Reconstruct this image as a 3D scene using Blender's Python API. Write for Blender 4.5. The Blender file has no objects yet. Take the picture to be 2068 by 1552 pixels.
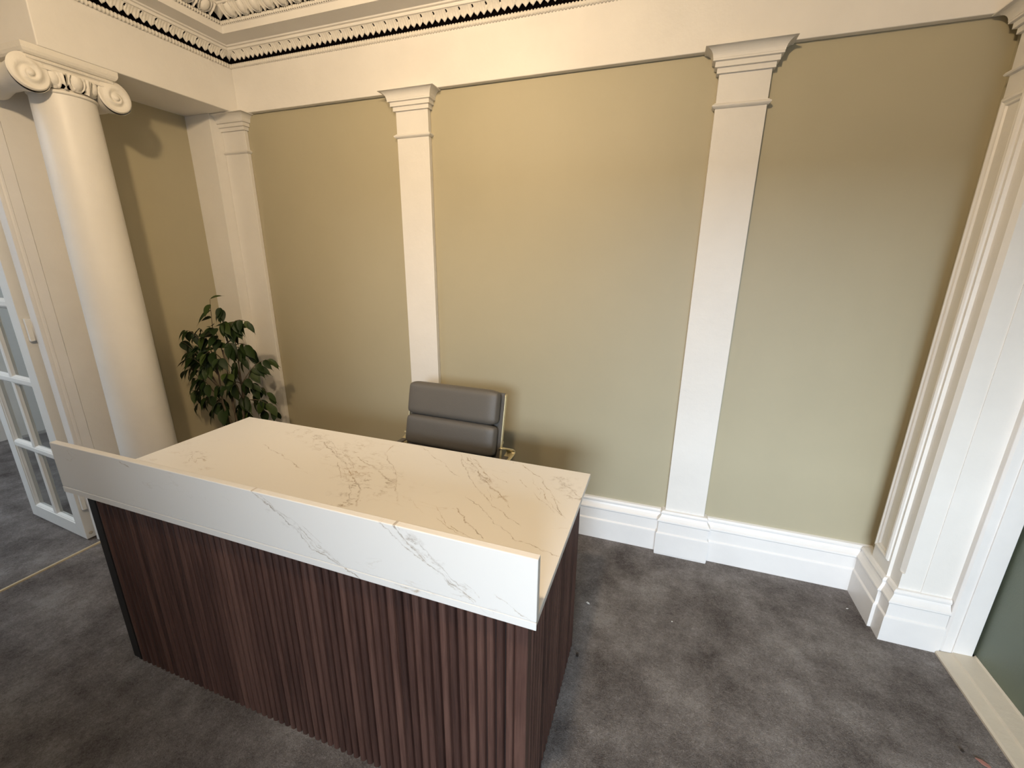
import bpy, bmesh, math, random
from mathutils import Vector, Matrix
random.seed(7)
C = bpy.context.scene.collection
SC = bpy.context.scene
PI = math.pi

# ------------------------------------------------------------------ camera
cam_d = bpy.data.cameras.new('camera'); cam = bpy.data.objects.new('camera', cam_d); C.objects.link(cam)
cam_d.sensor_fit = 'HORIZONTAL'; cam_d.sensor_width = 36.0; cam_d.lens = 862.7/2068*36.0
cam_d.clip_start = 0.02
R_ = Vector((0.94428326, 0.3290185, 0.00871503)); U_ = Vector((-0.09953134, 0.26021578, 0.96040682)); F_ = Vector((-0.31372382, 0.9077635, -0.27846506))
cam.matrix_world = Matrix(((R_.x, U_.x, -F_.x, 0), (R_.y, U_.y, -F_.y, 0), (R_.z, U_.z, -F_.z, 1.55), (0, 0, 0, 1)))
SC.camera = cam

# ------------------------------------------------------------------ exposure / world / lights
SC.view_settings.view_transform = 'Standard'; SC.view_settings.look = 'None'
SC.view_settings.gamma = 1.0; SC.view_settings.use_curve_mapping = False
SC.view_settings.exposure = 0.16
w = bpy.data.worlds.new('world'); SC.world = w; w.use_nodes = True
w.node_tree.nodes['Background'].inputs[0].default_value = (0.75, 0.85, 1.0, 1)
w.node_tree.nodes['Background'].inputs[1].default_value = 1.4

def area(name, loc, direction, sx, sy, power, col, spread=PI):
    l = bpy.data.lights.new(name, 'AREA'); l.shape = 'RECTANGLE'; l.size = sx; l.size_y = sy
    l.energy = power; l.color = col; l.spread = spread
    o = bpy.data.objects.new(name, l); C.objects.link(o); o.location = loc
    o.rotation_euler = Vector(direction).to_track_quat('-Z', 'Y').to_euler()
    return o
def bulb(name, loc, power, col, r=0.05):
    l = bpy.data.lights.new(name, 'POINT'); l.energy = power; l.color = col; l.shadow_soft_size = r
    o = bpy.data.objects.new(name, l); C.objects.link(o); o.location = loc
    return o
WARM = (1.0, 0.745, 0.46)
COOL = (0.76, 0.88, 1.0)
def spot(name, loc, aim, power, col, cone=130, blend=0.8, r=0.06):
    l = bpy.data.lights.new(name, 'SPOT'); l.energy = power; l.color = col; l.shadow_soft_size = r
    l.spot_size = math.radians(cone); l.spot_blend = blend
    o = bpy.data.objects.new(name, l); C.objects.link(o); o.location = loc
    o.rotation_euler = Vector(aim).to_track_quat('-Z', 'Y').to_euler(); return o
# daylight through the window in the wall behind the camera
area('window_daylight', (0.30, -7.0, 3.05), (0.0, 1, -0.20), 3.8, 1.5, 850, COOL)
# daylight in the hall beyond the opening
area('hall_daylight', (-4.3, -0.2, 2.74), (0.1, 0.45, -1), 1.2, 1.2, 42, COOL, math.radians(140))
# warm ceiling spotlights washing the back wall and the column, and one pendant
spot('ceiling_spot', (-0.30, 0.15, 2.66), (0.12, 1, -0.62), 80, WARM, 138)
spot('ceiling_spot', (-1.05, 0.15, 2.66), (-0.50, 1, -0.24), 88, WARM, 118)
bulb('pendant_bulb', (-0.95, -0.45, 2.05), 2.5, (1.0, 0.78, 0.52), 0.05)

# ------------------------------------------------------------------ materials
def newmat(name):
    m = bpy.data.materials.new(name); m.use_nodes = True
    nt = m.node_tree; b = nt.nodes['Principled BSDF']
    return m, nt, b
def N(nt, t, **kw):
    n = nt.nodes.new(t)
    for k, v in kw.items(): setattr(n, k, v)
    return n
def math_(nt, op, a, b=None, c=None, clamp=False):
    n = nt.nodes.new('ShaderNodeMath'); n.operation = op; n.use_clamp = clamp
    for i, v in enumerate((a, b, c)):
        if v is None: continue
        if isinstance(v, (int, float)): n.inputs[i].default_value = v
        else: nt.links.new(v, n.inputs[i])
    return n.outputs[0]
def noise(nt, vec, scale, detail=3, rough=0.5, dist=0.0):
    n = nt.nodes.new('ShaderNodeTexNoise'); n.inputs['Scale'].default_value = scale
    n.inputs['Detail'].default_value = detail; n.inputs['Roughness'].default_value = rough; n.inputs['Distortion'].default_value = dist
    if vec is not None: nt.links.new(vec, n.inputs['Vector'])
    return n
def ramp(nt, fac, stops):
    r = nt.nodes.new('ShaderNodeValToRGB'); e = r.color_ramp.elements
    e[0].position, e[0].color = stops[0][0], (*stops[0][1], 1)
    e[1].position, e[1].color = stops[-1][0], (*stops[-1][1], 1)
    for p, c in stops[1:-1]:
        x = e.new(p); x.color = (*c, 1)
    nt.links.new(fac, r.inputs[0]); return r.outputs[0]
def bump(nt, b, height, strength, dist):
    n = nt.nodes.new('ShaderNodeBump'); n.inputs['Strength'].default_value = strength; n.inputs['Distance'].default_value = dist
    nt.links.new(height, n.inputs['Height']); nt.links.new(n.outputs[0], b.inputs['Normal'])
def paint(name, col, rough, bscale=60, bstr=0.25, bdist=0.002, mott=0.04, stretch=None):
    m, nt, b = newmat(name)
    tc = N(nt, 'ShaderNodeTexCoord').outputs['Object']
    n = noise(nt, tc, 3.0, 4, 0.6)
    c0 = tuple(v*(1-mott) for v in col); c1 = tuple(min(1, v*(1+mott)) for v in col)
    nt.links.new(ramp(nt, n.outputs['Fac'], [(0.3, c0), (0.7, c1)]), b.inputs['Base Color'])
    b.inputs['Roughness'].default_value = rough
    vec = tc
    if stretch:
        mp = N(nt, 'ShaderNodeMapping'); mp.inputs['Scale'].default_value = stretch; nt.links.new(tc, mp.inputs['Vector']); vec = mp.outputs[0]
    bump(nt, b, noise(nt, vec, bscale, 4, 0.6).outputs['Fac'], bstr, bdist)
    return m
M = {}
M['white'] = paint('white_paint', (0.80, 0.775, 0.735), 0.45, 35, 0.35, 0.003)
M['plaster'] = paint('cast_plaster', (0.80, 0.765, 0.70), 0.6, 90, 0.5, 0.003)
M['olive'] = paint('olive_wall_paint', (0.44, 0.395, 0.275), 0.50, 4, 0.25, 0.012, 0.02, (1.0, 1.0, 0.05))
M['door'] = paint('gloss_door_paint', (0.82, 0.81, 0.78), 0.35, 30, 0.2, 0.002)
M['skirt'] = paint('gloss_trim_paint', (0.82, 0.80, 0.78), 0.38, 25, 0.4, 0.003)
M['sill'] = paint('worn_sill_paint', (0.62, 0.56, 0.46), 0.5, 40, 0.4, 0.003, 0.08)
def flat(name, col, rough=0.5, metal=0.0):
    m, nt, b = newmat(name)
    tc = N(nt, 'ShaderNodeTexCoord').outputs['Object']
    n = noise(nt, tc, 40, 3)
    nt.links.new(ramp(nt, n.outputs['Fac'], [(0.3, tuple(v*0.93 for v in col)), (0.7, tuple(min(1, v*1.07) for v in col))]), b.inputs['Base Color'])
    b.inputs['Roughness'].default_value = rough; b.inputs['Metallic'].default_value = metal
    return m
M['hollow_shade'] = flat('painted_hollow_shade', (0.004, 0.003, 0.003), 1.0)  # near-black colour standing in for shade inside undercuts and gaps
M['hollow_shade'].node_tree.nodes['Principled BSDF'].inputs['Specular IOR Level'].default_value = 0
M['gold'] = flat('brushed_gold', (0.74, 0.66, 0.44), 0.48, 0.75)
M['strip'] = flat('brass_strip', (0.62, 0.50, 0.32), 0.45, 0.2)
M['black'] = flat('black_metal', (0.015, 0.014, 0.013), 0.45, 0.2)
M['blackwood'] = flat('black_edging', (0.012, 0.010, 0.010), 0.5)
M['paper'] = flat('paper_fleck', (0.75, 0.73, 0.70), 0.8)
M['petal'] = flat('dried_leaf_pink', (0.35, 0.16, 0.13), 0.8)
M['bit'] = flat('dark_debris', (0.03, 0.022, 0.018), 0.9)
M['soil'] = flat('soil', (0.03, 0.02, 0.015), 1.0)
M['pot'] = flat('grey_pot', (0.12, 0.12, 0.12), 0.5)
M['stem'] = flat('bark', (0.10, 0.075, 0.05), 0.8)
# leather
m, nt, b = newmat('grey_leather'); M['leather'] = m
tc = N(nt, 'ShaderNodeTexCoord').outputs['Object']
v = N(nt, 'ShaderNodeTexVoronoi'); v.inputs['Scale'].default_value = 260; nt.links.new(tc, v.inputs['Vector'])
b.inputs['Base Color'].default_value = (0.108, 0.099, 0.088, 1); b.inputs['Roughness'].default_value = 0.5
bump(nt, b, v.outputs['Distance'], 0.3, 0.001)
# leaf
m, nt, b = newmat('ficus_leaf'); M['leaf'] = m
oi = N(nt, 'ShaderNodeObjectInfo').outputs['Random']
nt.links.new(ramp(nt, oi, [(0.0, (0.008, 0.020, 0.004)), (0.6, (0.016, 0.036, 0.006)), (1.0, (0.038, 0.062, 0.010))]), b.inputs['Base Color'])
b.inputs['Roughness'].default_value = 0.55; b.inputs['Specular IOR Level'].default_value = 0.35
# carpet
m, nt, b = newmat('grey_carpet'); M['carpet'] = m
tc = N(nt, 'ShaderNodeTexCoord').outputs['Object']
n1 = noise(nt, tc, 4.2, 6, 0.66, 0.0).outputs['Fac']
n2 = noise(nt, tc, 150, 3, 0.8, 1.5).outputs['Fac']
n3 = noise(nt, tc, 60, 3, 0.75).outputs['Fac']
f = math_(nt, 'ADD', math_(nt, 'MULTIPLY', n1, 0.50), math_(nt, 'ADD', math_(nt, 'MULTIPLY', n2, 0.36), math_(nt, 'MULTIPLY', n3, 0.14)))
nt.links.new(ramp(nt, f, [(0.38, (0.085, 0.072, 0.067)), (0.50, (0.205, 0.184, 0.174)), (0.62, (0.36, 0.335, 0.32))]), b.inputs['Base Color'])
b.inputs['Roughness'].default_value = 1.0; b.inputs['Specular IOR Level'].default_value = 0.1
bump(nt, b, math_(nt, 'ADD', n2, math_(nt, 'MULTIPLY', n3, 0.8)), 0.9, 0.006)
# walnut slats
m, nt, b = newmat('walnut_veneer'); M['walnut'] = m
tc = N(nt, 'ShaderNodeTexCoord').outputs['Object']
oi = N(nt, 'ShaderNodeObjectInfo').outputs['Random']
cmb = N(nt, 'ShaderNodeCombineXYZ'); nt.links.new(math_(nt, 'MULTIPLY', oi, 37.0), cmb.inputs[0]); nt.links.new(math_(nt, 'MULTIPLY', oi, 11.0), cmb.inputs[2])
va = N(nt, 'ShaderNodeVectorMath'); nt.links.new(tc, va.inputs[0]); nt.links.new(cmb.outputs[0], va.inputs[1])
mp = N(nt, 'ShaderNodeMapping'); mp.inputs['Scale'].default_value = (1, 1, 0.035); nt.links.new(va.outputs[0], mp.inputs['Vector'])
g = noise(nt, mp.outputs[0], 170, 4, 0.7, 0.6).outputs['Fac']
mp2 = N(nt, 'ShaderNodeMapping'); mp2.inputs['Scale'].default_value = (1, 1, 0.12); nt.links.new(va.outputs[0], mp2.inputs['Vector'])
g2 = noise(nt, mp2.outputs[0], 14, 3, 0.6, 1.0).outputs['Fac']
f = math_(nt, 'ADD', math_(nt, 'MULTIPLY', g, 0.45), math_(nt, 'ADD', math_(nt, 'MULTIPLY', g2, 0.35), math_(nt, 'MULTIPLY', oi, 0.2)))
nt.links.new(ramp(nt, f, [(0.30, (0.030, 0.013, 0.010)), (0.50, (0.078, 0.036, 0.027)), (0.70, (0.140, 0.070, 0.052))]), b.inputs['Base Color'])
b.inputs['Roughness'].default_value = 0.48
bump(nt, b, g, 0.25, 0.001)
# glass
def glassmat(name, col, rough, trans=1.0):
    m, nt, b = newmat(name)
    b.inputs['Base Color'].default_value = (*col, 1); b.inputs['Roughness'].default_value = rough
    b.inputs['Transmission Weight'].default_value = trans; b.inputs['IOR'].default_value = 1.45
    tc = N(nt, 'ShaderNodeTexCoord').outputs['Object']
    bump(nt, b, noise(nt, tc, 6 if rough < 0.2 else 160, 2).outputs['Fac'], 0.05 if rough < 0.2 else 0.5, 0.002)
    return m
M['glass'] = glassmat('clear_glass', (0.93, 0.96, 0.94), 0.02)
M['frosted'] = glassmat('frosted_green_glass', (0.42, 0.50, 0.40), 0.42, 0.75)

# quartz with veins laid along segments (object coordinates, axes a,b)
def quartz(name, axes, lines, clouds):
    m, nt, b = newmat(name)
    L = nt.links
    tc = N(nt, 'ShaderNodeTexCoord').outputs['Object']
    sp = N(nt, 'ShaderNodeSeparateXYZ'); L.new(tc, sp.inputs[0])
    cb = N(nt, 'ShaderNodeCombineXYZ'); L.new(sp.outputs[axes[0]], cb.inputs[0]); L.new(sp.outputs[axes[1]], cb.inputs[1])
    P0 = cb.outputs[0]
    def warp(scale, amp, detail):
        n = noise(nt, P0, scale, detail, 0.65)
        s = N(nt, 'ShaderNodeVectorMath', operation='SUBTRACT'); L.new(n.outputs['Color'], s.inputs[0]); s.inputs[1].default_value = (0.5, 0.5, 0.5)
        k = N(nt, 'ShaderNodeVectorMath', operation='SCALE'); L.new(s.outputs[0], k.inputs[0]); k.inputs['Scale'].default_value = amp
        return k.outputs[0]
    ad = N(nt, 'ShaderNodeVectorMath'); L.new(P0, ad.inputs[0]); L.new(warp(13, 0.050, 5), ad.inputs[1])
    P1 = ad.outputs[0]
    sp1 = N(nt, 'ShaderNodeSeparateXYZ')
    def seg(A, B, wd):
        dx, dy = B[0]-A[0], B[1]-A[1]; ln = math.hypot(dx, dy)
        mp = N(nt, 'ShaderNodeMapping', vector_type='TEXTURE')
        mp.inputs['Location'].default_value = (A[0], A[1], 0); mp.inputs['Rotation'].default_value = (0, 0, math.atan2(dy, dx))
        mp.inputs['Scale'].default_value = (ln, wd, 1)
        L.new(P1, mp.inputs['Vector'])
        s = N(nt, 'ShaderNodeSeparateXYZ'); L.new(mp.outputs[0], s.inputs[0])
        a = math_(nt, 'SUBTRACT', 1.0, math_(nt, 'ABSOLUTE', s.outputs[1]), clamp=True)
        u = math_(nt, 'ABSOLUTE', math_(nt, 'SUBTRACT', s.outputs[0], 0.5))
        wn = math_(nt, 'MULTIPLY', math_(nt, 'SUBTRACT', 0.58, u), 8.0, clamp=True)
        return math_(nt, 'MULTIPLY', a, wn)
    tot = None
    mod = ramp(nt, noise(nt, P0, 26, 4, 0.7).outputs['Fac'], [(0.42, (0, 0, 0)), (0.58, (1, 1, 1))])
    for A, B, wd, st in lines:
        s = math_(nt, 'MULTIPLY', seg(A, B, wd*0.8), st)
        tot = s if tot is None else math_(nt, 'MAXIMUM', tot, s)
    tot = math_(nt, 'MULTIPLY', tot, math_(nt, 'ADD', math_(nt, 'MULTIPLY', mod, 0.9), 0.25))
    cl = None
    for A, B, wd, st in clouds:
        s = math_(nt, 'MULTIPLY', seg(A, B, wd), st)
        cl = s if cl is None else math_(nt, 'MAXIMUM', cl, s)
    if cl is not None:
        mp = N(nt, 'ShaderNodeMapping'); mp.inputs['Rotation'].default_value = (0, 0, 0.75); mp.inputs['Scale'].default_value = (1, 2.2, 1); L.new(P1, mp.inputs['Vector'])
        rn = noise(nt, mp.outputs[0], 9, 6, 0.62).outputs['Fac']
        rid = math_(nt, 'SUBTRACT', 1.0, math_(nt, 'MULTIPLY', math_(nt, 'ABSOLUTE', math_(nt, 'SUBTRACT', rn, 0.5)), 26.0), clamp=True)
        mod2 = ramp(nt, noise(nt, P0, 17, 4, 0.7).outputs['Fac'], [(0.44, (0, 0, 0)), (0.62, (1, 1, 1))])
        tot = math_(nt, 'MAXIMUM', tot, math_(nt, 'MULTIPLY', math_(nt, 'MULTIPLY', rid, cl), mod2))
    # faint overall veins
    mp = N(nt, 'ShaderNodeMapping'); mp.inputs['Rotation'].default_value = (0, 0, 0.8); mp.inputs['Scale'].default_value = (0.6, 2.6, 1); L.new(P1, mp.inputs['Vector'])
    rn = noise(nt, mp.outputs[0], 2.3, 4, 0.6).outputs['Fac']
    fv = math_(nt, 'SUBTRACT', 1.0, math_(nt, 'MULTIPLY', math_(nt, 'ABSOLUTE', math_(nt, 'SUBTRACT', rn, 0.47)), 240.0), clamp=True)
    mod3 = ramp(nt, noise(nt, P0, 5, 4, 0.7).outputs['Fac'], [(0.50, (0, 0, 0)), (0.68, (1, 1, 1))])
    tot = math_(nt, 'MAXIMUM', tot, math_(nt, 'MULTIPLY', math_(nt, 'MULTIPLY', fv, mod3), 0.35), clamp=True)
    vc = ramp(nt, noise(nt, P0, 5, 3).outputs['Fac'], [(0.35, (0.34, 0.30, 0.26)), (0.65, (0.42, 0.30, 0.18))])
    mx = N(nt, 'ShaderNodeMixRGB'); L.new(tot, mx.inputs[0]); mx.inputs[1].default_value = (0.84, 0.815, 0.775, 1); L.new(vc, mx.inputs[2])
    L.new(mx.outputs[0], b.inputs['Base Color']); b.inputs['Roughness'].default_value = 0.38
    return m

# ------------------------------------------------------------------ mesh helpers
class MB:
    def __init__(s): s.v = []; s.f = []; s.sm = []
    def add(s, vs, fs, smooth=False):
        o = len(s.v); s.v += [tuple(v) for v in vs]; s.f += [tuple(i+o for i in f) for f in fs]; s.sm += [smooth]*len(fs); return s
    def box(s, x0, x1, y0, y1, z0, z1):
        v = [(x0,y0,z0),(x1,y0,z0),(x1,y1,z0),(x0,y1,z0),(x0,y0,z1),(x1,y0,z1),(x1,y1,z1),(x0,y1,z1)]
        return s.add(v, [(3,2,1,0),(4,5,6,7),(0,1,5,4),(1,2,6,5),(2,3,7,6),(3,0,4,7)])
    def sweep(s, path, prof, cap=True, closed=False):
        """path [(x,y)], prof [(t,z)], t offset to the right of travel, mitred"""
        n = len(path); rows = []
        P = [Vector(p) for p in path]
        for i in range(n):
            if i == 0: d = (P[1]-P[0]).normalized(); off = Vector((d.y, -d.x))
            elif i == n-1: d = (P[-1]-P[-2]).normalized(); off = Vector((d.y, -d.x))
            else:
                a = (P[i]-P[i-1]).normalized(); b = (P[i+1]-P[i]).normalized()
                na = Vector((a.y, -a.x)); nb = Vector((b.y, -b.x)); off = (na+nb); off = off/ (1+na.dot(nb))
            rows.append([(P[i].x+off.x*t, P[i].y+off.y*t, z) for t, z in prof])
        m = len(prof); fs = []
        rng = range(m) if closed else range(m-1)
        for i in range(n-1):
            for j in rng:
                k = (j+1) % m
                fs.append((i*m+j, (i+1)*m+j, (i+1)*m+k, i*m+k))
        if cap:
            fs.append(tuple(range(m))); fs.append(tuple((n-1)*m+j for j in reversed(range(m))))
        return s.add([v for r in rows for v in r], fs)
    def extz(s, pts, z0, z1, smooth=False):
        n = len(pts)
        v = [(x, y, z0) for x, y in pts]+[(x, y, z1) for x, y in pts]
        fs = [(i, (i+1) % n, n+(i+1) % n, n+i) for i in range(n)]+[tuple(reversed(range(n))), tuple(range(n, 2*n))]
        return s.add(v, fs, smooth)
    def lathe(s, prof, seg=48, c=(0, 0), axis='z'):
        m = len(prof); vs = []
        for k in range(seg):
            a = 2*PI*k/seg
            for r, z in prof:
                if axis == 'z': vs.append((c[0]+r*math.cos(a), c[1]+r*math.sin(a), z))
                elif axis == 'x': vs.append((z, c[0]+r*math.cos(a), c[1]+r*math.sin(a)))
                else: vs.append((c[0]+r*math.cos(a), z, c[1]+r*math.sin(a)))
        fs = []
        for k in range(seg):
            k2 = (k+1) % seg
            for j in range(m-1): fs.append((k*m+j, k2*m+j, k2*m+j+1, k*m+j+1))
        return s.add(vs, fs, True)
    def tube(s, pts, r, seg=8, flatx=None):
        pts = [Vector(p) for p in pts]; n = len(pts); vs = []
        up0 = Vector((0, 0, 1))
        for i, p in enumerate(pts):
            d = (pts[min(i+1, n-1)]-pts[max(i-1, 0)]).normalized()
            a = d.cross(up0)
            if a.length < 1e-3: a = d.cross(Vector((1, 0, 0)))
            a.normalize(); b = a.cross(d)
            rr = r[i] if isinstance(r, (list, tuple)) else r
            ra, rb = (flatx if flatx else (rr, rr))
            for k in range(seg):
                t = 2*PI*k/seg; vs.append(p+a*(ra*math.cos(t))+b*(rb*math.sin(t)))
        fs = [(i*seg+k, i*seg+(k+1) % seg, (i+1)*seg+(k+1) % seg, (i+1)*seg+k) for i in range(n-1) for k in range(seg)]
        fs += [tuple(reversed(range(seg))), tuple((n-1)*seg+k for k in range(seg))]
        return s.add(vs, fs, True)
    def mesh(s, name, mat, recalc=True):
        me = bpy.data.meshes.new(name); me.from_pydata(s.v, [], s.f)
        for p, k in zip(me.polygons, s.sm): p.use_smooth = k
        if recalc:
            bm = bmesh.new(); bm.from_mesh(me); bmesh.ops.recalc_face_normals(bm, faces=bm.faces); bm.to_mesh(me); bm.free()
        me.materials.append(mat); me.update(); return me
def obj(name, mb, mat, parent=None, bev=0, loc=None, recalc=True, seg=2):
    me = mb if isinstance(mb, bpy.types.Mesh) else mb.mesh(name, mat, recalc)
    o = bpy.data.objects.new(name, me); C.objects.link(o)
    if parent: o.parent = parent
    if loc is not None: o.location = loc
    if bev:
        b = o.modifiers.new('bevel', 'BEVEL'); b.width = bev; b.segments = seg; b.limit_method = 'ANGLE'; b.angle_limit = math.radians(40)
    return o
def empty(name, loc=(0, 0, 0), rz=0):
    o = bpy.data.objects.new(name, None); C.objects.link(o); o.location = loc; o.rotation_euler = (0, 0, rz); o.empty_display_size = 0.1; return o
def tag(o, label=None, cat=None, group=None, kind=None):
    if label: o['label'] = label
    if cat: o['category'] = cat
    if group: o['group'] = group
    if kind: o['kind'] = kind
    return o
def struct(name, mb, mat, label=None, bev=0, cat=None):
    o = obj(name, mb, mat, bev=bev); tag(o, label, cat, kind='structure'); return o
def smooth_angle(o):
    for p in o.data.polygons: p.use_smooth = True

# ------------------------------------------------------------------ shell constants
WY = 2.225           # back wall
FY = 2.195           # frieze and pilaster front
XL = -2.865          # left wall
XB = -2.505          # beam face
XR = 1.067           # right wall return
XG = 1.335           # glazed screen on the right
ZS = 2.374           # soffit / underside of frieze
ZC = 2.812           # ceiling
Y0 = -2.4

struct('floor', MB().box(-6.4, 2.4, Y0-0.2, 3.4, -0.08, 0.0), M['carpet'], 'grey mottled cut-pile carpet', cat='floor')
struct('ceiling', MB().box(-6.4, 2.4, Y0-0.2, 3.4, ZC, ZC+0.1), M['white'], 'cream plaster ceiling', cat='ceiling')
struct('wall_back', MB().box(XL-0.1, 1.9, WY, WY+0.12, 0, ZC), M['olive'], 'olive painted back wall behind the desk', cat='wall')
wl = MB(); wl.box(XL-0.12, XL, 1.60, WY, 0, ZS)
struct('wall_left', wl, M['olive'], 'olive wall strip behind the plant', cat='wall')
struct('wall_left_pier', MB().box(XL-0.12, XL, 1.283, 1.60, 0, ZC).box(XL-0.12, XL, Y0, 1.30, 2.30, ZC).box(XL-0.12, XL, Y0, 0.15, 0, 2.3), M['white'], 'white pier and wall beside the doorway', cat='wall')
# right: olive return, panelled pier handled below, glazed screen beyond
struct('wall_right', MB().box(XR, XR+0.1, 2.1435, WY, 0, ZS), M['olive'], 'narrow olive return at the right end of the back wall', cat='wall')
struct('wall_right_upper', MB().box(1.037, 1.9, Y0, WY, ZS, ZC), M['white'], 'cream wall over the glazed screen', cat='wall')
struct('wall_front', MB().box(-6.4, XL, Y0-0.12, Y0, 0, ZC).box(XL, -0.34, -2.12, -2.0, 0, ZC).box(1.31, 2.1, -2.12, -2.0, 0, ZC).box(-0.34, 1.31, -2.12, -2.0, 2.12, ZC), M['white'], 'white wall behind the camera with a glazed entrance', cat='wall')
struct('wall_hall', MB().box(-6.4, -5.3, Y0, 3.4, 0, ZC).box(-5.3, XL-0.1, 2.6, 2.72, 0, ZC), M['white'], 'hall walls beyond the opening', cat='wall')
struct('wall_lobby', MB().box(2.0, 2.1, Y0, 3.4, 0, ZC).box(1.9, 2.1, 3.3, 3.4, 0, ZC), M['olive'], 'dim lobby wall behind the frosted glass', cat='wall')

# beam over the left opening and frieze on the back wall
struct('trim_1', MB().box(XL-0.12, XB, 1.30, WY, ZS, ZC), M['white'], 'cream beam carried by the column', bev=0.004, cat='beam')
struct('trim_2', MB().box(XB, 1.037, FY, WY, ZS, ZC), M['white'], 'cream frieze running over the pilasters', bev=0.003, cat='frieze')

# ------------------------------------------------------------------ cornice
cor = empty('trim_3'); tag(cor, 'enriched plaster cornice with leaf and egg mouldings', 'cornice', kind='structure')
path = [(XL, Y0), (XL, 1.30), (XB, 1.30), (XB, FY), (1.037, FY), (1.037, Y0)]
z = lambda h: h+1.55
obj('cornice_body', MB().sweep(path, [(-0.03, z(1.118)), (0.048, z(1.122)), (0.05, z(1.130)), (0.044, z(1.132)), (0.044, z(1.136)), (0.054, z(1.138)), (0.056, z(1.1445)), (0.153, z(1.1445)), (0.153, z(1.178)), (0.156, z(1.178)), (0.156, z(1.181)), (-0.03, z(1.181))], closed=True), M['white'], cor)
obj('cornice_top', MB().sweep(path, [(0.10, z(1.2365)), (0.214, z(1.2365)), (0.218, z(1.240)), (0.218, z(1.246)), (0.226, z(1.248)), (0.226, z(1.254)), (0.235, ZC-0.006), (0.245, ZC+0.001), (0.10, ZC+0.001)], closed=True), M['plaster'], cor)
obj('painted_recess_shade', MB().sweep(path, [(-0.028, z(1.074)), (0.004, z(1.074)), (0.004, z(1.118)), (-0.028, z(1.118))], closed=True), M['hollow_shade'], cor)  # black filler strip: shade under the leaf tips put into its colour
obj('painted_recess_shade', MB().sweep(path, [(0.10, z(1.181)), (0.1585, z(1.181)), (0.1585, z(1.204)), (0.170, z(1.220)), (0.185, z(1.2365)), (0.10, z(1.2365))], closed=True), M['hollow_shade'], cor)  # black filler behind the eggs, coloured as the shade in their gaps
# beaded ropes
def beads(t0, z0, r, pitch, name):
    mb = MB()
    def line(a, b):
        a = Vector(a); b = Vector(b); L = (b-a).length; n = int(L/pitch); d = (b-a)/n
        ax = d.normalized(); nx = Vector((ax.y, -ax.x, 0)); prev = None; S = 6
        for i in range(n*3+1):
            u = i/3.0; p = a+d*u; rr = r*(0.55 if i % 3 == 0 else 1.0)
            ring = [p+nx*(rr*math.cos(-PI*.62+k/S*PI*1.24)*1.0)+Vector((0, 0, rr*math.sin(-PI*.62+k/S*PI*1.24))) for k in range(S+1)]
            o = len(mb.v); mb.v += [tuple(q) for q in ring]
            if prev is not None:
                for k in range(S): mb.f.append((prev+k, prev+k+1, o+k+1, o+k)); mb.sm.append(True)
            prev = o
    t = t0
    line((XL+t, -0.8, z0), (XL+t, 1.30-t, z0)); line((XL+t, 1.30-t, z0), (XB+t, 1.30-t, z0)); line((XB+t, 1.30-t, z0), (XB+t, FY-t, z0)); line((XB+t, FY-t, z0), (1.037-t, FY-t, z0)); line((1.037-t, FY-t, z0), (1.037-t, -0.8, z0))
    return obj(name, mb, M['plaster'], cor, recalc=False)
b1 = beads(0.002, z(1.0635), 0.0125, 0.0155, 'bead_moulding')
b2 = beads(0.155, z(1.189), 0.011, 0.0135, 'bead_moulding')
# leaf units (heightfield over a curved surface)
def unit(width, vmin, disp, tz, nu, nv, thick=0.004):
    vs = []; fs = []
    for i in range(nu+1):
        u = i/nu; lo = vmin(u)
        for j in range(nv+1):
            vv = lo+(1-lo)*j/nv; t, zz, nt_, nz_ = tz(vv); d = disp(u, vv)
            vs.append(((u-.5)*width, -(t+nt_*d), zz+nz_*d))
    for i in range(nu):
        for j in range(nv):
            a = i*(nv+1)+j; fs.append((a, a+nv+1, a+nv+2, a+1))
    # rim going back into the plaster
    o = len(vs)
    for i in range(nu+1):
        lo = vmin(i/nu); t, zz, nt_, nz_ = tz(lo); vs.append(((i/nu-.5)*width, -(t-nt_*0.006), zz-nz_*0.006))
    for i in range(nu): fs.append((i*(nv+1), o+i, o+i+1, (i+1)*(nv+1)))
    mb = MB(); mb.add(vs, fs, True); return mb
def arc(t0, z0, t1, z1, bulge):
    def f(v):
        nx, nz = (z1-z0), -(t1-t0); L = math.hypot(nx, nz); nx /= L; nz /= L
        b_ = bulge*math.sin(PI*v); t = t0+(t1-t0)*v+nx*b_; zz = z0+(z1-z0)*v+nz*b_
        return t, zz, nx, nz
    return f
def leaf_v(u):   # two pointed teeth per unit
    s = (u*2) % 1.0
    return 0.03+0.27*abs(2*abs(s-0.5)-0.0)**1.0 if True else 0
def leaf_d(u, v):
    hole = math.exp(-(((u-.5)/.045)**2+((v-.66)/.10)**2))
    ring = math.exp(-((math.hypot((u-.5)/.11, (v-.66)/.19)-1)/.35)**2)
    rib = 0.0016*math.cos(u*2*PI*5)*(1-v*.6)
    lobes = 0.004*abs(math.sin(u*2*PI))*(1-v)
    return rib+lobes+0.003*ring-0.008*hole
leaf_me = unit(0.067, leaf_v, leaf_d, arc(0.012, z(1.082), 0.046, z(1.126), -0.006), 20, 9).mesh('acanthus_leaf', M['plaster'], False)
leaf_me.materials.append(M['hollow_shade'])  # shade of the eye hole painted on a few leaf faces
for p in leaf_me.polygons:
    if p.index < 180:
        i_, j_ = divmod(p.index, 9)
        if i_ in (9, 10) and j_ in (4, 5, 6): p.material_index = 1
def egg_v(u):
    c = abs(u-.5)*2       # 0 centre, 1 at dart
    if c < .62: return 0.02+0.34*max(0, (c-.28)/.34)**2
    return 0.36-0.33*max(0, (c-.74)/.26)
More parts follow.
